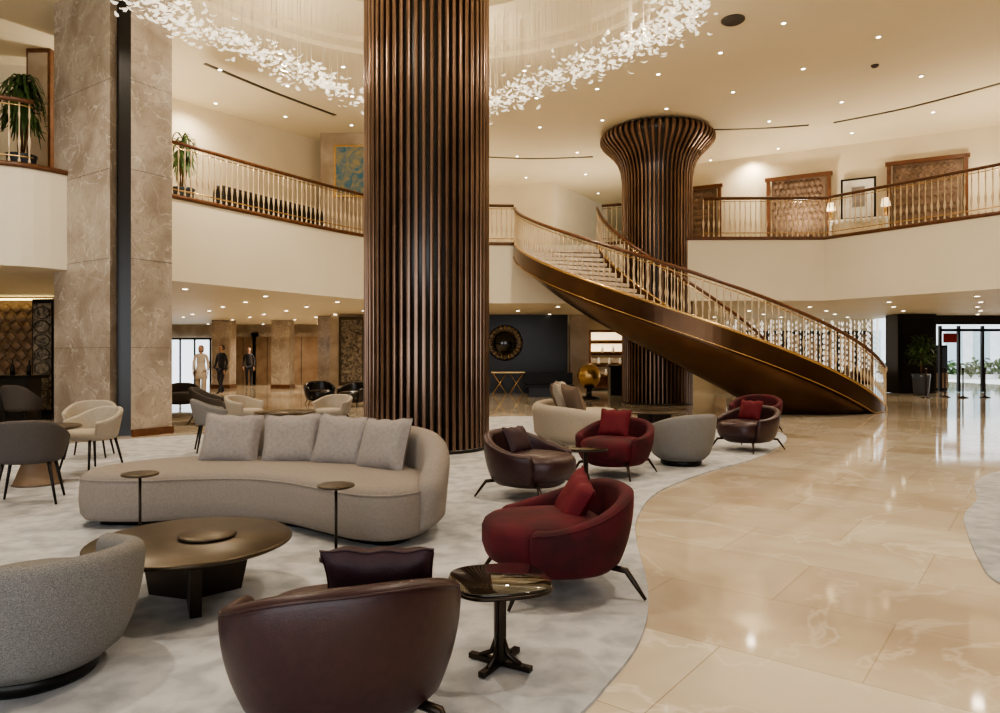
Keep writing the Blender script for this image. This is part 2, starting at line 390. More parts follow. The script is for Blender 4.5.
for t in ths:
    u=(t-T0)/(T1-T0); z=zst(t)-.33; k=.62+.42*u; sec=[]
    for j in range(19):
        q=j/18; r=RO-.03-(RO-RI-.06)*q
        dep=math.sin(min(1,q/.55)*pi/2)**.95 if q<.55 else math.cos((q-.55)/.45*pi/2)**.9
        sec.append(pt(r,t,max(.004,z-k*dep)))
    sec+= [pt(RI+.1,t,max(.006,z+.02)),pt(RO-.1,t,max(.006,z+.02))]
    rings.append(sec)
mb.loft(rings,'hull')
for r in(RO-.03,RI+.03):
    mb.tube([pt(r,t,zst(t)+1.08) for t in ths],.042,'wood',8)
    mb.tube([pt(r,t,zst(t)+.98) for t in ths],.012,'gold',5)
    m=int(r*(T1-T0)/.15)
    for i in range(m+1):
        t=T0+(T1-T0)*i/m; x,y,z=pt(r,t,zst(t)+.1); baluster(mb,x,y,z,.96)
    x,y,z=pt(r,T1,0); mb.lathe([(.06,0),(.06,.1),(.035,.15),(.035,.95),(.055,1.0),(.055,1.08),(.02,1.12)],'balu',c=(x,y,0),seg=10)
mb.build('curved_staircase')
# ---------------------------------------------------------------- downlights
mb=MB()
def dl(x,y,z,r=.05):
    mb.lathe([(r*1.5,0),(r*1.5,-.012),(r,-.014)],'white',c=(x,y,z),seg=10); mb.lathe([(r,-.015),(r*.6,-.018)],'lamp',c=(x,y,z),seg=10)
for ring,cnt in((5.7,26),(7.4,30),(9.6,34),(12.3,40),(15,44),(18,44)):
    for i in range(cnt):
        a=2*pi*(i+.3*(ring%1))/cnt; x=CX+ring*math.cos(a); y=CY+ring*math.sin(a)
        if 3<y<33 and -10<x<16 and math.hypot(x-4.53,y-20.2)>1.9 and math.hypot(x+9.67,y-14.9)>.8: dl(x,y,ZC,.042)
def inside(x,y):
    c=False;n=len(poly)
    for a in range(n):
        x1_,y1_=poly[a];x2_,y2_=poly[a-1]
        if (y1_>y)!=(y2_>y) and x<(x2_-x1_)*(y-y1_)/(y2_-y1_)+x1_: c=not c
    return c
for i in range(14):
    for j in range(12):
        x=-15+i*2.6+(j%2)*1.2; y=12.2+j*1.9
        if inside(x,y) and inside(x,y-.4) and math.hypot(x-4.53,y-20.2)>1.3 and not(-9.2<x<-5.5 and y<14.5): dl(x,y,ZG,.06)
mb.build('recessed_downlights')
for pts in([(9.2,19.3),(10.6,18.1),(11.9,16.4)],[(6.0,19.9),(7.3,19.8),(8.6,19.5)],[(-6.5,15.4),(-5.5,17.1),(-4.4,18.7)],[(-1,22.5),(1,22.8),(3,22.6)]):
    mb=MB(); c=smooth_curve(pts,False,6)
    rings=[]
    for i,p in enumerate(c):
        t=(c[min(i+1,len(c)-1)]-c[max(i-1,0)]).normalized(); nn=Vector((-t.y,t.x))*.05
        rings.append([(p.x+nn.x,p.y+nn.y,ZC),(p.x+nn.x,p.y+nn.y,ZC-.012),(p.x-nn.x,p.y-nn.y,ZC-.012),(p.x-nn.x,p.y-nn.y,ZC)])
    mb.loft(rings,'dark',smooth=False); mb.build('ceiling_air_slot')
mb=MB(); mb.lathe([(.22,0),(.22,-.02),(.18,-.05),(.13,-.04),(.12,-.07),(.05,-.06)],'dgrey'); mb.build('ceiling_vent',(4.46,13.4,ZC))
mb=MB(); mb.lathe([(.08,0),(.08,-.02),(.05,-.05)],'dgrey'); mb.build('ceiling_vent',(8.3,15.5,ZC))
# ---------------------------------------------------------------- chandelier
mb=MB()
random.seed(3)
for i in range(2800):
    a=random.uniform(0,2*pi); rr=3.68+random.gauss(0,.24)+.20*math.sin(a*4+1); z=6.46+random.gauss(0,.10)+.14*math.sin(a*3)
    x=CX+.04+rr*math.cos(a);y=CY+rr*math.sin(a)
    s=random.uniform(.040,.070)
    T=Matrix.Translation((x,y,z))@Matrix.Rotation(random.uniform(0,2*pi),4,'Z')@Matrix.Rotation(random.uniform(-.6,.6),4,'X')@Matrix.Rotation(random.uniform(-.4,.4),4,'Y')
    vs=[(-1.2*s,0,.3*s),(-.5*s,.45*s,.05*s),(.3*s,.5*s,.1*s),(1.2*s,0,.5*s),(.3*s,-.5*s,.1*s),(-.5*s,-.45*s,.05*s),(0,0,-.12*s)]
    mb.add(vs,[(6,0,1),(6,1,2),(6,2,3),(6,3,4),(6,4,5),(6,5,0)],'leaf',True,T)
    if i%5==0:
        ww=.003; zt=8.0 if rr<4.5 else 7.9
        mb.add([(x-ww,y,z),(x+ww,y,z),(x+ww,y,zt),(x-ww,y,zt),(x,y-ww,z),(x,y+ww,z),(x,y+ww,zt),(x,y-ww,zt)],[(0,1,2,3),(4,5,6,7)],'wire',False)
mb.build('petal_chandelier',fix=False)
mb=MB()
for i in range(600):
    a=random.uniform(0,2*pi); rr=random.uniform(1.2,3.0); x=CX+rr*math.cos(a);y=CY+rr*math.sin(a)
    mb.lathe([(.028,0),(.028,-.02),(.015,-.03)],'leaf',c=(x,y,8.3),seg=6)
mb.build('ceiling_crystal_studs')
# ---------------------------------------------------------------- seating
def add_legs(mb,w,d,h,k='black',r=.011,splay=.06):
    for sx in(-1,1):
        for sy in(-1,1):
            mb.tube([(sx*w,sy*d,h),(sx*(w+splay),sy*(d+splay),0.004)],[r*1.6,r],k,6)
ZF=.018
def lounge(name,x,y,head,fab,z=ZF,back=.66,arm=.50,s=1.0):
    rz=head+pi/2; mb=MB(); S=Matrix.Diagonal((s,s,1,1))
    path,outs=arc_path(.365,.35,math.radians(122),32,2.25)
    zt=[]
    for i in range(33):
        a=-1+2*i/32; zt.append(arm+(back-arm)*(.5+.5*math.cos(pi*abs(a)**1.2)))
    slab(mb,path,outs,.13,zt,.085,lambda q:-.075+.105*math.sin(q*pi/2)**.75,fab,T=S,pipe=True)
    mb.lathe([(.02,.11),(.2,.11),(.29,.12),(.335,.15),(.345,.24),(.33,.32),(.25,.33)],fab,c=(0,-.02,0),seg=36,sx=.93,sy=1.0,T=S)
    rings=[]
    for ins,zz in((.07,.18),(.02,.20),(0,.26),(0,.35),(.015,.385),(.05,.41),(.11,.423),(.2,.43)):
        ring=[]
        for j in range(44):
            t=2*pi*j/44; c,sn=math.cos(t),math.sin(t); e=2/2.8
            ring.append(((.315-ins)*math.copysign(abs(c)**e,c),-.085+(.355-ins)*math.copysign(abs(sn)**e,sn),zz))
        rings.append(ring)
    mb.loft(rings,fab,T=S)
    for sx in(-1,1):
        for sy in(-1,1):
            a=Vector((sx*.20,sy*.20,.16)); b=Vector((sx*.29,sy*.30,.15)); c=Vector((sx*.355,sy*.385,.004))
            mb.tube([a,b,b*.5+c*.5,c],[.018,.018,.014,.009],'tbase',6,T=S)
    return mb.build(name,(x,y,z),rz)
def cushion(x,y,z,w,h,t,yaw,lean,k,roll=0,name='throw_pillow'):
    mb=MB(); pillow(mb,(0,0,0),w,h,t,0,lean,k,roll); return mb.build(name,(x,y,z),yaw)
def barrel(name,x,y,head,fab,z=ZF,back=.62,arm=.50):
    rz=head+pi/2; mb=MB()
    path,outs=arc_path(.355,.355,math.radians(125),32)
    zt=[arm+(back-arm)*(.5+.5*math.cos(pi*abs(-1+2*i/32)**1.5)) for i in range(33)]
    slab(mb,path,outs,.07,zt,.10,lambda q:-.10+.12*math.sin(q*pi/2)**.7,fab)
    mb.lathe([(.05,.06),(.26,.06),(.30,.09),(.32,.2),(.325,.28),(.30,.3)],fab,seg=36)
    mb.lathe([(.27,.27),(.31,.29),(.32,.34),(.315,.37),(.28,.395),(.15,.405),(.02,.41)],fab,c=(0,-.05,0),seg=36)
    mb.lathe([(.24,0),(.25,.02),(.25,.065)],'black',seg=32)
    return mb.build(name,(x,y,z),rz)
def face(dx,dy): return math.atan2(dy,dx)
h=face(-.36,.93); lounge('leather_armchair',-.56,2.50,h,'leather',back=.625,arm=.455,s=.95)
cushion(-.435,2.53,.55,.40,.27,.13,h+pi/2-.35,-.5,'leatherp')
h=face(-.96,-.22); lounge('velvet_armchair',.34,4.08,h,'red',back=.59,arm=.41)
cushion(.44,4.13,.50,.34,.32,.13,h+pi/2,-.45,'redp',.3)
h=face(.80,-.60); lounge('leather_armchair',.28,6.7,h,'leather',back=.62,arm=.44); cushion(.17,6.78,.54,.34,.28,.12,h+pi/2,-.45,'leatherp')
h=face(-.55,-.83); lounge('velvet_armchair',1.30,7.95,h,'red',back=.62,arm=.45); cushion(1.32,8.07,.58,.38,.33,.13,h+pi/2,-.35,'redp')
h=face(-.8,-.6); lounge('leather_armchair',3.55,10.05,h,'leather',back=.62,arm=.46); cushion(3.63,10.15,.57,.36,.30,.12,h+pi/2,-.35,'redp')
h=face(-.6,-.8); lounge('velvet_armchair',4.45,12.2,h,'red')
barrel('swivel_armchair',-1.97,2.95,face(-.6,.8),'tweed',back=.55,arm=.50)
barrel('swivel_armchair',2.25,8.7,face(-.5,.85),'tweed',back=.64)
# ---- curved sofa
SO=[(-3.36,5.62),(-3.2,5.42),(-2.8,5.38),(-2.4,5.46),(-2.0,5.48),(-1.64,5.33),(-1.32,5.08),(-1.06,4.88),(-.80,4.80),(-.58,4.94),(-.50,5.25),(-.56,5.7),(-.86,6.12),(-1.4,6.42),(-2.1,6.55),(-2.75,6.48),(-3.15,6.25),(-3.36,5.9)]
BK=[(-.57,5.06),(-.54,5.32),(-.62,5.68),(-.90,6.04),(-1.4,6.33),(-2.0,6.46),(-2.62,6.42)]
def sofa(name,loc,rz,mir,fab,plks,bh=.27,pz=.60):
    cx,cy=-1.85,5.65; mb=MB(); f=-1 if mir else 1
    P=smooth_curve([Vector(((x-cx)*f,y-cy)) for x,y in SO],True,6); n=len(P)
    N=[]
    for i in range(n):
        t=(P[(i+1)%n]-P[i-1]).normalized(); N.append(Vector((t.y,-t.x))*f)
    rings=[]
    for ins,z in((.10,.05),(.03,.055),(0,.10),(-.01,.2),(-.005,.30),(0,.35),(.015,.39),(.05,.415),(.10,.425)):
        rings.append([(P[i].x-N[i].x*ins,P[i].y-N[i].y*ins,z) for i in range(n)])
    mb.loft(rings,fab)
    mb.tube([(P[i].x-N[i].x*.004,P[i].y-N[i].y*.004,.372) for i in range(n)],.007,fab,5,loop=True)
    mb.loft([[(P[i].x-N[i].x*.14,P[i].y-N[i].y*.14,z) for i in range(n)] for z in(0,.06)],'black')
    Q=smooth_curve([Vector(((x-cx)*f,y-cy)) for x,y in BK],False,6); m=len(Q); outs=[];zt=[]
    for i in range(m):
        t=(Q[min(i+1,m-1)]-Q[max(i-1,0)]).normalized(); outs.append((Vector((t.y,-t.x))*f)[:])
        u=i/(m-1); zt.append(.47+bh*min(1,math.sin(min(1,u/.45)*pi/2)))
    slab(mb,[q[:] for q in Q],outs,.10,zt,.20,lambda q:.02+.04*q,fab)
    o=mb.build(name,loc,rz)
    R=Matrix.Translation(loc)@Matrix.Rotation(rz,4,'Z')
    pls=[(-2.38,6.20,.02),(-1.84,6.18,-.04),(-1.36,6.05,-.2),(-.96,5.78,-.62)]
    for j,(x,y,yaw) in enumerate(pls):
        q=R@Vector(((x-cx)*f,y-cy,pz)); cushion(q.x,q.y,q.z,.52,.46,.17,rz+yaw*f,-.36,plks[j],(.04,-.05,.07,-.06)[j])
    return o
sofa('curved_sofa',(-1.85,5.65,ZF),0,False,'greyfab',['pillow']*4)
sofa('curved_sofa',(1.45,11.1,ZF),math.radians(74),True,'beige',['beige','brownp','beige','brownp'],.14,.70)
def coffee(name,x,y,r,z,rz=0.3):
    mb=MB()
    mb.lathe([(r-.03,z-.035),(r,z-.02),(r,z-.008),(r-.01,z)],'ttop',seg=64)
    mb.lathe([(.05,z),(r*.28,z+.002),(r*.29,z+.012),(r*.27,z+.02),(.02,z+.022)],'ttop',c=(.0,.08,0),seg=40)
    for a,l in((0,.40),(pi*.6,.34),(pi*1.25,.34)):
        T=Matrix.Rotation(a,4,'Z'); vs=[];th=.028
        for sy in(-1,1): vs+=[(-.06,sy*th,z-.035),(l,sy*th,z-.035),(l-.07,sy*th,0),(.0,sy*th,0)]
        mb.add(vs,[(0,1,2,3),(7,6,5,4),(0,4,5,1),(1,5,6,2),(2,6,7,3),(3,7,4,0)],'tbase',False,T)
    return mb.build(name,(x,y,ZF),rz)
coffee('round_coffee_table',-1.70,3.86,.53,.33,-1.1)
coffee('round_coffee_table',2.75,12.7,.62,.36)
def martini(x,y,z=.5,r=.13):
    mb=MB(); mb.lathe([(r-.02,z-.02),(r,z-.012),(r,z),(r-.01,z+.003),(.02,z)],'ttop',seg=32)
    mb.tube([(0,0,0),(0,0,z-.02)],.010,'tbase',8); mb.lathe([(r*.9,0),(r*.9,.012),(.02,.022)],'tbase',seg=32)
    mb.build('pedestal_side_table',(x,y,ZF))
martini(pX(140,5.05),5.05,.49,.125); martini(pX(336,4.60),4.60,.49,.12)
def glass_table(x,y,r,z,rz=0):
    mb=MB(); pts=[]
    for j in range(48):
        t=2*pi*j/48; e=2/3.2; c,s=math.cos(t),math.sin(t); pts.append((r*math.copysign(abs(c)**e,c),r*math.copysign(abs(s)**e,s)))
    mb.loft([[(a*q,b*q,zz) for a,b in pts] for q,zz in((.98,z-.014),(1,z-.008),(1,z-.002),(.985,z))],'glass')
    mb.tube([(a*.99,b*.99,z-.02) for a,b in pts],.009,'tbase',6,loop=True)
    mb.box((0,0,z/2),(.05,.022,z-.03),'tbase'); mb.box((0,0,z/2),(.022,.05,z-.03),'tbase')
    for a in(pi/4,-pi/4):
        mb.box((0,0,.012),(r*1.45,.03,.022),'tbase',a)
        T=Matrix.Rotation(a,4,'Z')
        for sg in(-1,1): mb.tube([(sg*.10,0,.02),(sg*.04,0,.05),(sg*.015,0,.12)],.012,'tbase',6,T=T)
        mb.box((0,0,z-.03),(r*1.5,.025,.02),'tbase',a)
    mb.build('smoked_glass_side_table',(x,y,ZF),rz)
glass_table(.0,3.03,.21,.375,.25)
glass_table(.90,7.35,.21,.38,.2)
def dchair(name,x,y,head,fab,z=0,back=.78,leg='black'):
    mb=MB(); path,outs=arc_path(.27,.26,math.radians(115),22,2.3)
    zt=[.60+(back-.60)*(.5+.5*math.cos(pi*abs(-1+2*i/22)**1.4)) for i in range(23)]
    slab(mb,path,outs,.38,zt,.055,lambda q:-.04+.06*q,fab)
    mb.lathe([(.05,.36),(.22,.37),(.26,.41),(.265,.45),(.23,.48),(.02,.485)],fab,c=(0,-.03,0),seg=28,sy=1.02)
    add_legs(mb,.17,.16,.40,leg,.011,.07)
    mb.build(name,(x,y,z),head+pi/2)
def dtable(x,y,r=.45,h=.72,z=0,k='ttop'):
    mb=MB(); mb.lathe([(r-.03,h-.03),(r,h-.015),(r,h)],k,seg=40)
    mb.lathe([(.24,0),(.22,.02),(.10,.35),(.12,.5),(.22,h-.03)],'tuft',seg=24)
    mb.build('round_dining_table',(x,y,z))
c=ZF
dtable(-4.85,7.35,.40,.60,c)
dchair('dining_chair',-4.30,6.40,face(-.4,.9),'dgrey',c,.77)
dchair('dining_chair',-4.75,8.15,face(-.4,-1),'beige',c,.74)
dchair('dining_chair',-5.45,9.3,face(.3,-1),'beige',c,.74)
dchair('dining_chair',-5.7,7.2,face(1,.1),'dgrey',c)
dtable(-3.25,10.6,.45,.50,c)
dchair('dining_chair',-4.05,9.9,face(1,.5),'tweed',c,.74)
dchair('dining_chair',-4.15,11.4,face(.9,-.3),'beige',c,.70)
dchair('dining_chair',-2.75,11.5,face(-.3,-1),'beige',c,.70)
lounge('lounge_chair',-8.3,18.2,face(.3,-1),'dgrey',0); 
lounge('lounge_chair',-5.05,19.6,face(.4,-1),'dark',0); lounge('lounge_chair',-3.95,18.9,face(-.4,-1),'dark',0)
lounge('lounge_chair',-5.85,14.2,face(1,.2),'dgrey',0,back=.74)
# ---------------------------------------------------------------- left ground zone
mb=MB(); mb.box((-14.5,18.3,1.45),(6,.15,2.9),'tuft')
for i in range(20):
    for j in range(8):
        x=-17.2+i*.28+(j%2)*.14; z=.9+j*.24
        mb.lathe([(.15,0),(.11,.03),(.03,.05)],'tuft',T=Matrix.Translation((x,18.22,z))@Matrix.Rotation(pi/2,4,'X'),seg=4)
mb.build('wall_tufted')
mb=MB(); mb.box((-14.5,18.0,2.82),(6,.08,.04),'warmstrip'); mb.build('cove_light_strip')
mb=MB(); mb.box((0,0,1.35),(.55,.06,2.5),'black'); mb.box((0,-.04,1.35),(.45,.02,2.3),'paint2')
for i in range(7):
    mb.tube([(.2*math.cos(2*pi*j/12),-.06,.5+i*.3+.13*math.sin(2*pi*j/12)) for j in range(12)],.012,'ttop',5,loop=True)
mb.box((0,0,.05),(.6,.3,.1),'black')
mb.build('ornate_screen',(pX(44,15.2),15.2,0),-.2)
mb=MB(); mb.box((0,0,.95),(2.4,.6,.06),'black'); mb.box((0,0,.46),(2.2,.4,.92),'dark')
for i in range(7): mb.lathe([(.04,0),(.045,.15),(.015,.22),(.015,.3)],'black',c=(-1+i*.33,0,.98),seg=10)
mb.build('bar_counter',(-10.4,14.0,0),0)
for x in(-9.2,-8.6,-9.8): dchair('dining_chair',x,12.6 ,face(.1,1),'dgrey',0,.85)
mb=MB(); mb.box((0,0,0),(.5,.5,3.2),'wood'); mb.box((0,-.26,0),(.4,.03,3.0),'marble2'); mb.build('panelled_pier',(pX(46,14.9),14.9,6.2))
def weeping_plant(x,y,z,h,n=60,rad=.5,seed=1):
    random.seed(seed); mb=MB()
    mb.lathe([(.16,0),(.2,.05),(.24,.4),(.26,.45),(.22,.45),(.2,.4)],'pot',seg=20)
    for k in range(3):
        a=k*2.1; mb.tube([(0.04*math.cos(a),.04*math.sin(a),.4),(.1*math.cos(a),.1*math.sin(a),h*.6),(.12*math.cos(a+.5),.12*math.sin(a+.5),h*.8)],.02,'wood',6)
    for i in range(n):
        a=random.uniform(0,2*pi); r=rad*random.uniform(.4,1); zb=h*random.uniform(.5,.85); L=[]
        for q in range(6):
            t=q/5; L.append((r*t*math.cos(a),r*t*math.sin(a),zb+.35*math.sin(t*pi*.6)*h*.35-t*t*h*.28*random.uniform(.6,1.2)))
        w=.028; vs=[];fs=[]
        sx,sy=-math.sin(a)*w,math.cos(a)*w
        for q,(X,Y,Z) in enumerate(L):
            ww=math.sin(pi*min(.97,(q+.5)/6)); vs+=[(X+sx*ww,Y+sy*ww,Z),(X,Y,Z+.012),(X-sx*ww,Y-sy*ww,Z)]
            if q: b=3*q; fs+=[(b-3,b-2,b+1,b),(b-2,b-1,b+2,b+1)]
        mb.add(vs,fs,'green')
    return mb.build('potted_plant',(x,y,z),fix=False)
weeping_plant(pX(14,12.7),12.9,ZM,2.15,190,.50,2)
weeping_plant(-7.0,15.45,ZM,1.85,110,.38,5)
mb=MB()
c_=smooth_curve([(-6.6,16.5),(-5.8,17.9),(-5.0,19.2)],False,6)
outs=[]
for i in range(len(c_)):
    t=(c_[min(i+1,len(c_)-1)]-c_[max(i-1,0)]).normalized(); outs.append((Vector((-t.y,t.x)))[:])
slab(mb,[p[:] for p in c_],outs,ZM,[ZM+.8]*len(c_),.3,lambda q:0,'dark')
mb.build('upholstered_bench')
# ---------------------------------------------------------------- back ground floor zone
for i,(px,d,w) in enumerate(((244,33.7,1.2),(268,33.7,1.4),(302,33.7,1.6))):
    mb=MB()
    mb.box((0,0,1.25),(w+.24,.1,2.5),'marble'); mb.box((0,-.07,1.15),(w,.06,2.3),'doorbr'); mb.box((0,-.11,1.15),(.02,.02,2.3),'dark')
    mb.build('elevator_door',(pX(px,d),d,0.0))
for px,d in((224,30),(283,30),(330,27)):
    mb=MB(); mb.box((0,0,1.45),(.75,.75,2.88),'marble'); mb.box((0,0,.08),(.8,.8,.16),'wood'); mb.build('marble_pier',(pX(px,d),d,0))
wall('wall_lobby_side',(-6.2,25.6),(-.6,25.6),0,ZG,'marble2')
mb=MB(); mb.box((0,0,0),(.95,.08,2.5),'ttop'); mb.box((0,-.05,0),(.75,.03,2.25),'paint2'); mb.build('framed_painting',(pX(352,25.4),25.42,1.55))
mb=MB()
mb.box((0,0,1.1),(2.2,.06,2.2),'winlight')
for x in(-1.1,-.35,.35,1.1): mb.box((x,-.05,1.1),(.07,.08,2.2),'black')
mb.box((0,-.05,2.2),(2.3,.08,.1),'black'); mb.build('window_1',(pX(188,33.8),33.8,0))
wall('wall_dark_panel',(-.4,26),(2.5,26),0,ZG,'dark')
mb=MB(); T=Matrix.Rotation(pi/2,4,'X')
mb.lathe([(.35,0),(.62,.01),(.66,.06),(.58,.10),(.45,.05),(.42,.04)],'ttop',T=T,seg=40); mb.lathe([(.02,.05),(.43,.05),(.44,.02)],'glass',T=T,seg=32)
for i in range(24):
    a=2*pi*i/24; mb.tube([(.45*math.cos(a),-.09,.45*math.sin(a)),(.63*math.cos(a),-.10,.63*math.sin(a))],.022,'gold',5)
mb.build('round_mirror',(pX(505,25.8),25.83,1.85))
mb=MB(); mb.box((0,0,.78),(1.2,.4,.05),'gold')
for sy in(-.15,.15):
    for sx in(-.3,.3): mb.tube([(sx-.24,sy,.76),(sx+.24,sy,.01)],.018,'gold',6); mb.tube([(sx+.24,sy,.76),(sx-.24,sy,.01)],.018,'gold',6)
mb.build('console_table',(pX(508,25.2),25.2,0))
mb=MB(); mb.box((0,0,1.45),(.7,.5,2.88),'marble2'); mb.build('marble_pier',(pX(579,26.3),26.4,0))
wall('wall_niche',(2.9,28.2),(5.9,28.2),0,ZG,'wall')
mb=MB()
mb.box((0,0,1.25),(1.5,.3,2.3),'wood')
for z in(.6,1.05,1.5,1.95): mb.box((0,-.2,z),(1.3,.3,.03),'gold'); mb.box((0,-.16,z+.2),(1.3,.02,.3),'screen' if z>1.3 else 'beige')
for i in range(8): mb.lathe([(.05,0),(.06,.1),(.03,.18),(.03,.24)],'white',c=(-.5+i*.14,-.25,.615+.45*(i%3)),seg=8)
mb.build('display_shelf',(pX(607,27.8),27.8,0))
mb=MB(); mb.lathe([(.36,0),(.36,.05),(.1,.1),(.08,.32),(.2,.38)],'black',seg=24)
n_=16; mb.lathe([(max(.01,.38*math.sin(pi*i/n_)),.74-.38*math.cos(pi*i/n_)) for i in range(n_+1)],'gold',seg=28)
mb.build('bronze_sphere_sculpture',(pX(590,22),22.2,0))
mb=MB(); mb.box((0,0,.35),(1.6,.7,.1),'black'); mb.box((0,.3,.55),(1.6,.12,.5),'black'); mb.box((0,0,.15),(1.4,.5,.3),'dark'); mb.build('black_bench',(pX(552,22.5),23.6,0))
mb=MB(); mb.box((0,0,.5),(1.6,.6,1.0),'dark'); mb.box((0,0,1.02),(1.75,.7,.06),'black'); mb.build('reception_desk',(pX(632,24.5),24.5,0))
mb=MB(); random.seed(9)
for i in range(110):
    x=9+i*.056; zz=.7+.35*random.random()
    for j in range(9):
        z=zz+j*.22+random.uniform(-.03,.03)
        if z<2.72: mb.lathe([(.004,0),(.02,.03),(.02,.09),(.004,.14)],'crystal',c=(x,27.8+.2*math.sin(i),z),seg=4)
    mb.box((x,27.8+.2*math.sin(i),(zz+2.86)/2),(.004,.004,2.86-zz),'wire')
mb.build('crystal_bead_curtain',fix=False)
mb=MB(); mb.box((0,0,1.3),(6.4,.1,2.2),'dark'); 
for i in range(9): mb.box((-3+i*.75,-.06,1.3),(.5,.04,1.9),'doorbr')
mb.build('wall_panelling',(12,28.7,0))
mb=MB(); mb.box((0,0,1.45),(1.4,.8,2.88),'dark'); mb.box((0,-.42,1.4),(1.2,.04,2.6),'black'); mb.build('dark_pillar',(pX(917,25.4),25.8,0))
def bush(x,y,h):
    random.seed(4); mb=MB(); mb.lathe([(.18,0),(.24,.1),(.28,.6),(.3,.75),(.25,.75)],'pot',seg=20)
    mb.tube([(0,0,.7),(.02,0,h*.7)],.03,'wood')
    for i in range(340):
        a=random.uniform(0,2*pi);b=random.uniform(-.9,1.3); r=.42*random.uniform(.3,1); c=Vector((r*math.cos(a)*math.cos(b),r*math.sin(a)*math.cos(b),h*.68+math.sin(b)*h*.3*random.uniform(.4,1)))
        T=Matrix.Translation(c)@Matrix.Rotation(a,4,'Z')@Matrix.Rotation(random.uniform(-1,1),4,'Y'); s=.15
        mb.add([(-.2*s,0,0),(.3*s,.3*s,.05*s),(1.2*s,0,-.3*s),(.3*s,-.3*s,.05*s)],[(0,1,2),(0,2,3)],'green',True,T)
    mb.build('potted_plant',(x,y,0),fix=False)
bush(pX(916,24.6),24.3,2.2)
# entrance
ey=26.5; ex0=pX(940,ey); ex1=22.9
wall('wall_entrance_top',(ex0-.3,ey),(22.8,ey),2.56,ZG,'dark')
mb=MB()
for x in(ex0,ex0+.7,ex0+1.6,ex0+2.7,ex0+4.2): mb.box((x,0,1.26),(.08,.12,2.5),'black')
mb.box(((ex0+ex1)/2,0,2.35),(ex1-ex0,.1,.10),'black'); mb.box((ex0+.35,-.04,2.05),(.5,.03,.35),'redsign'); mb.box((ex0+1.15,0,1.2),(.8,.015,2.3),'glassw'); mb.box((ex0+2.15,0,1.2),(1.0,.015,2.3),'glassw')
mb.build('door_entrance',(0,ey,0))
mb=MB(); mb.box((0,0,.9),(.5,.3,1.8),'coat2'); mb.box((0,-.17,1.3),(.4,.03,.8),'pot'); mb.box((0,-.17,.4),(.5,.05,.6),'doorbr'); mb.build('entrance_kiosk',(ex0+.9,ey+1.5,0))
mb=MB(); mb.box((0,0,3),(30,.4,6),'facade')
for i in range(14): mb.box((-14+i*2.1,-.25,2.2),(1.2,.1,2.6),'fglass')
mb.build('outside_building',(30,54,-.12))
mb=MB(); random.seed(12)
for i in range(900):
    a=random.uniform(0,2*pi); c=Vector((random.uniform(-5,6),random.uniform(-.8,.8),random.uniform(.2,1.4)*random.uniform(.5,1)))
    T=Matrix.Translation(c)@Matrix.Rotation(a,4,'Z')@Matrix.Rotation(random.uniform(-1,1),4,'Y'); s=.3
    mb.add([(-.5*s,0,0),(.3*s,.4*s,.05*s),(1.2*s,0,-.3*s),(.3*s,-.4*s,.05*s)],[(0,1,2),(0,2,3)],'green',True,T)
mb.box((0,0,.15),(11,1.2,.3),'outside'); mb.build('hedge',(30,46,-.12),fix=False)
for px,d in((926,22.8),(945,23.2),(963,22.9),(985,23.0)):
    mb=MB(); mb.lathe([(.16,0),(.16,.02),(.03,.05),(.022,.1),(.022,.9),(.04,.92),(.03,.98)],'tbase',seg=14); mb.build('stanchion_post',(pX(px,d),d,0))
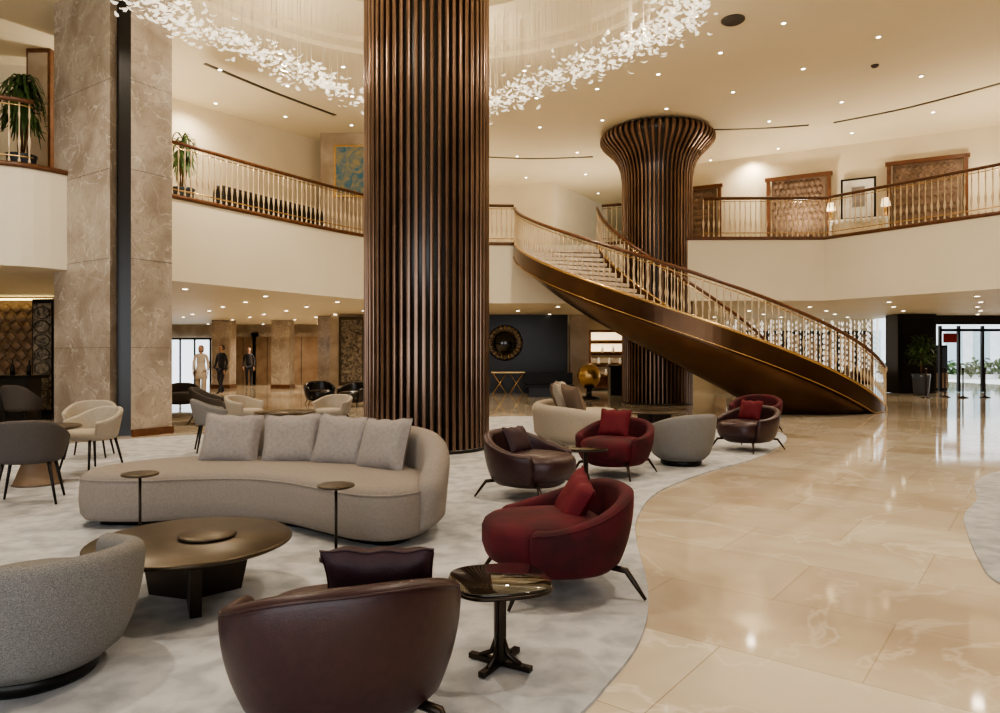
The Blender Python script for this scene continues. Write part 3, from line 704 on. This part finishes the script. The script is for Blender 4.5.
# ---------------------------------------------------------------- people
def person(name,x,y,rz,top,bot,H=1.68,stride=.22,coatlong=False):
    e=bpy.data.objects.new(name,None); sc.collection.objects.link(e); e.location=(x,y,0); e.rotation_euler=(0,0,rz); s=H/1.7
    def skin(nm,V,E,k,root=0,sub=1):
        me=bpy.data.meshes.new(nm); me.from_pydata([tuple(c*s for c in v[:3]) for v in V],E,[]); me.materials.append(M[k])
        o=bpy.data.objects.new(nm,me); sc.collection.objects.link(o); o.parent=e
        md=o.modifiers.new('skin','SKIN'); md.use_smooth_shade=True
        for i,v in enumerate(V): me.skin_vertices[0].data[i].radius=(v[3]*s,(v[4] if len(v)>4 else v[3])*s); me.skin_vertices[0].data[i].use_root=(i==root)
        ms=o.modifiers.new('sub','SUBSURF'); ms.levels=sub; ms.render_levels=sub
        return o
    f=stride
    wl=1.55 if coatlong else 1.0
    skin('legs',[(0,0,.93,.15,.11),(.09,0,.86,.09),(.10,-f*.5,.50,.062*wl),(.10,-f,.10,.042*wl*1.3),(.10,-f-.13,.04,.035),(-.09,0,.86,.09),(-.10,-f*.1,.50,.062*wl),(-.10,f,.12,.042*wl*1.3),(-.10,f-.12,.04,.035)],[(0,1),(1,2),(2,3),(3,4),(0,5),(5,6),(6,7),(7,8)],bot)
    skin('torso',[(0,0,.90,.16,.12),(0,0,1.10,.13,.10),(0,0,1.30,.16,.11),(0,0,1.42,.12,.09),(0,0,1.47,.06),(.17,0,1.38,.055),(.22,.04,1.12,.045),(.22,-.06,.88,.034),(-.17,0,1.38,.055),(-.22,-.03,1.12,.045),(-.22,-.14,.90,.034)],[(0,1),(1,2),(2,3),(3,4),(3,5),(5,6),(6,7),(3,8),(8,9),(9,10)],top)
    if coatlong:
        mb=MB(); mb.lathe([(.23*s,.62*s),(.20*s,.80*s),(.165*s,1.0*s),(.14*s,1.12*s)],top,sx=.9,sy=.75,seg=18); mb.build('coat_skirt',parent=e)
    mb=MB()
    mb.lathe([(.05,1.44),(.05,1.5),(.045,1.53),(.06,1.55),(.075,1.60),(.078,1.64),(.07,1.69),(.04,1.72),(.01,1.725)],'skin',sy=1.12,seg=16,T=Matrix.Scale(s,4))
    mb.lathe([(.005,0),(.014,.01),(.006,.04)],'skin',c=(0,-.09,1.595),seg=6,T=Matrix.Scale(s,4))
    for sx in(-1,1):
        mb.lathe([(.003,-.008),(.009,0),(.003,.008)],'hair',c=(sx*.03,-.082,1.63),seg=6,T=Matrix.Scale(s,4)); mb.lathe([(.006,-.02),(.014,0),(.006,.02)],'skin',c=(sx*.08,0,1.62),seg=6,T=Matrix.Scale(s,4))
    mb.box((0,-.083,1.573),(.035,.01,.008),'redp',T=Matrix.Scale(s,4))
    mb.lathe([(.075,1.50 if coatlong else 1.57),(.088,1.58),(.09,1.66),(.07,1.72),(.02,1.745)],'hair',c=(0,.03,0),sy=1.05,seg=16,T=Matrix.Scale(s,4))
    mb.build('head',parent=e)
    for sx,yy,zz in((1,-.07,.87),(-1,-.15,.89)):
        V=[(sx*.22,yy,zz,.026,.014),(sx*.22,yy-.015,zz-.08,.034,.014)];E=[(0,1)]
        for q,(dy,l) in enumerate(((-.028,.07),(-.009,.08),(.010,.075),(.028,.06))):
            i=len(V); V+=[(sx*.22,yy-.015+dy,zz-.10,.009),(sx*.215,yy-.02+dy,zz-.10-l,.007)]; E+=[(1,i),(i,i+1)]
        i=len(V); V+=[(sx*.21,yy-.05,zz-.05,.010),(sx*.205,yy-.065,zz-.09,.008)]; E+=[(0,i),(i,i+1)]
        skin('hand',V,E,'skin')
    return e
person('walking_woman',pX(201,23),23,.3,'coat1','trous',1.68,.24,True)
person('walking_man',pX(217,24.8),25.2,-.4,'coat2','coat2',1.72,.2)
person('standing_man',pX(249,31.5),31.5,.2,'coat2','coat2',1.72,.08)
# ---------------------------------------------------------------- lights
WC=(1,.86,.68)
def spot(x,y,z,e,ang=130,col=WC,r=.12,tgt=None,name='downlight'):
    l=bpy.data.lights.new(name,'SPOT'); l.energy=e; l.spot_size=math.radians(ang); l.spot_blend=.8; l.color=col; l.shadow_soft_size=r
    o=bpy.data.objects.new(name,l); sc.collection.objects.link(o); o.location=(x,y,z)
    if tgt: o.rotation_euler=(Vector(tgt)-Vector((x,y,z))).to_track_quat('-Z','Y').to_euler()
for x,y in((-4,4),(2.5,4),(-7,9),(5.5,9.5),(-4.8,14.5),(1,16.2),(7.5,14.5),(11,10)):
    spot(x,y,ZC-.05,700,140)
for x,y,e in((-1.5,24.5,230),(8,22.3,200),(12.5,18.3,200),(-7.5,17.3,200)):
    spot(x,y,ZC-.05,e,150)
for x,y,e in((-12,15,180),(-9,21,280),(-8,27,420),(-12.5,25,380),(-10,31.5,480),(-5,31,280),(-2,23,190),(3.5,26.3,200),(8.5,24,200),(13,22,230),(17,24,190),(-4.5,22,240)):
    spot(x,y,ZG-.04,e,155,(1,.84,.63))
for x,y in((-7.8,15.6),(-2.5,23.5),(3.2,24),(9,21),(12.6,17.6),(15.5,11)):
    spot(x,y,ZM+.3,290,165,WC,.15,(x,y,ZC),'ceiling_fill')  # added upward fill to brighten the ceiling, no fixture modelled
for i in range(6):
    a=2*pi*i/6+.3; l=bpy.data.lights.new('chandelier_bulb','POINT'); l.energy=70; l.color=WC; l.shadow_soft_size=.06
    o=bpy.data.objects.new('chandelier_bulb',l); sc.collection.objects.link(o); o.location=(CX+3.75*math.cos(a),CY+3.75*math.sin(a),6.75)
w=bpy.data.worlds.new('world'); sc.world=w; w.use_nodes=True
bg=w.node_tree.nodes['Background']; bg.inputs['Color'].default_value=(.90,.95,1,1); bg.inputs['Strength'].default_value=3.0
try: sc.view_settings.look='AgX - Medium High Contrast'
except Exception as ex: print(ex)
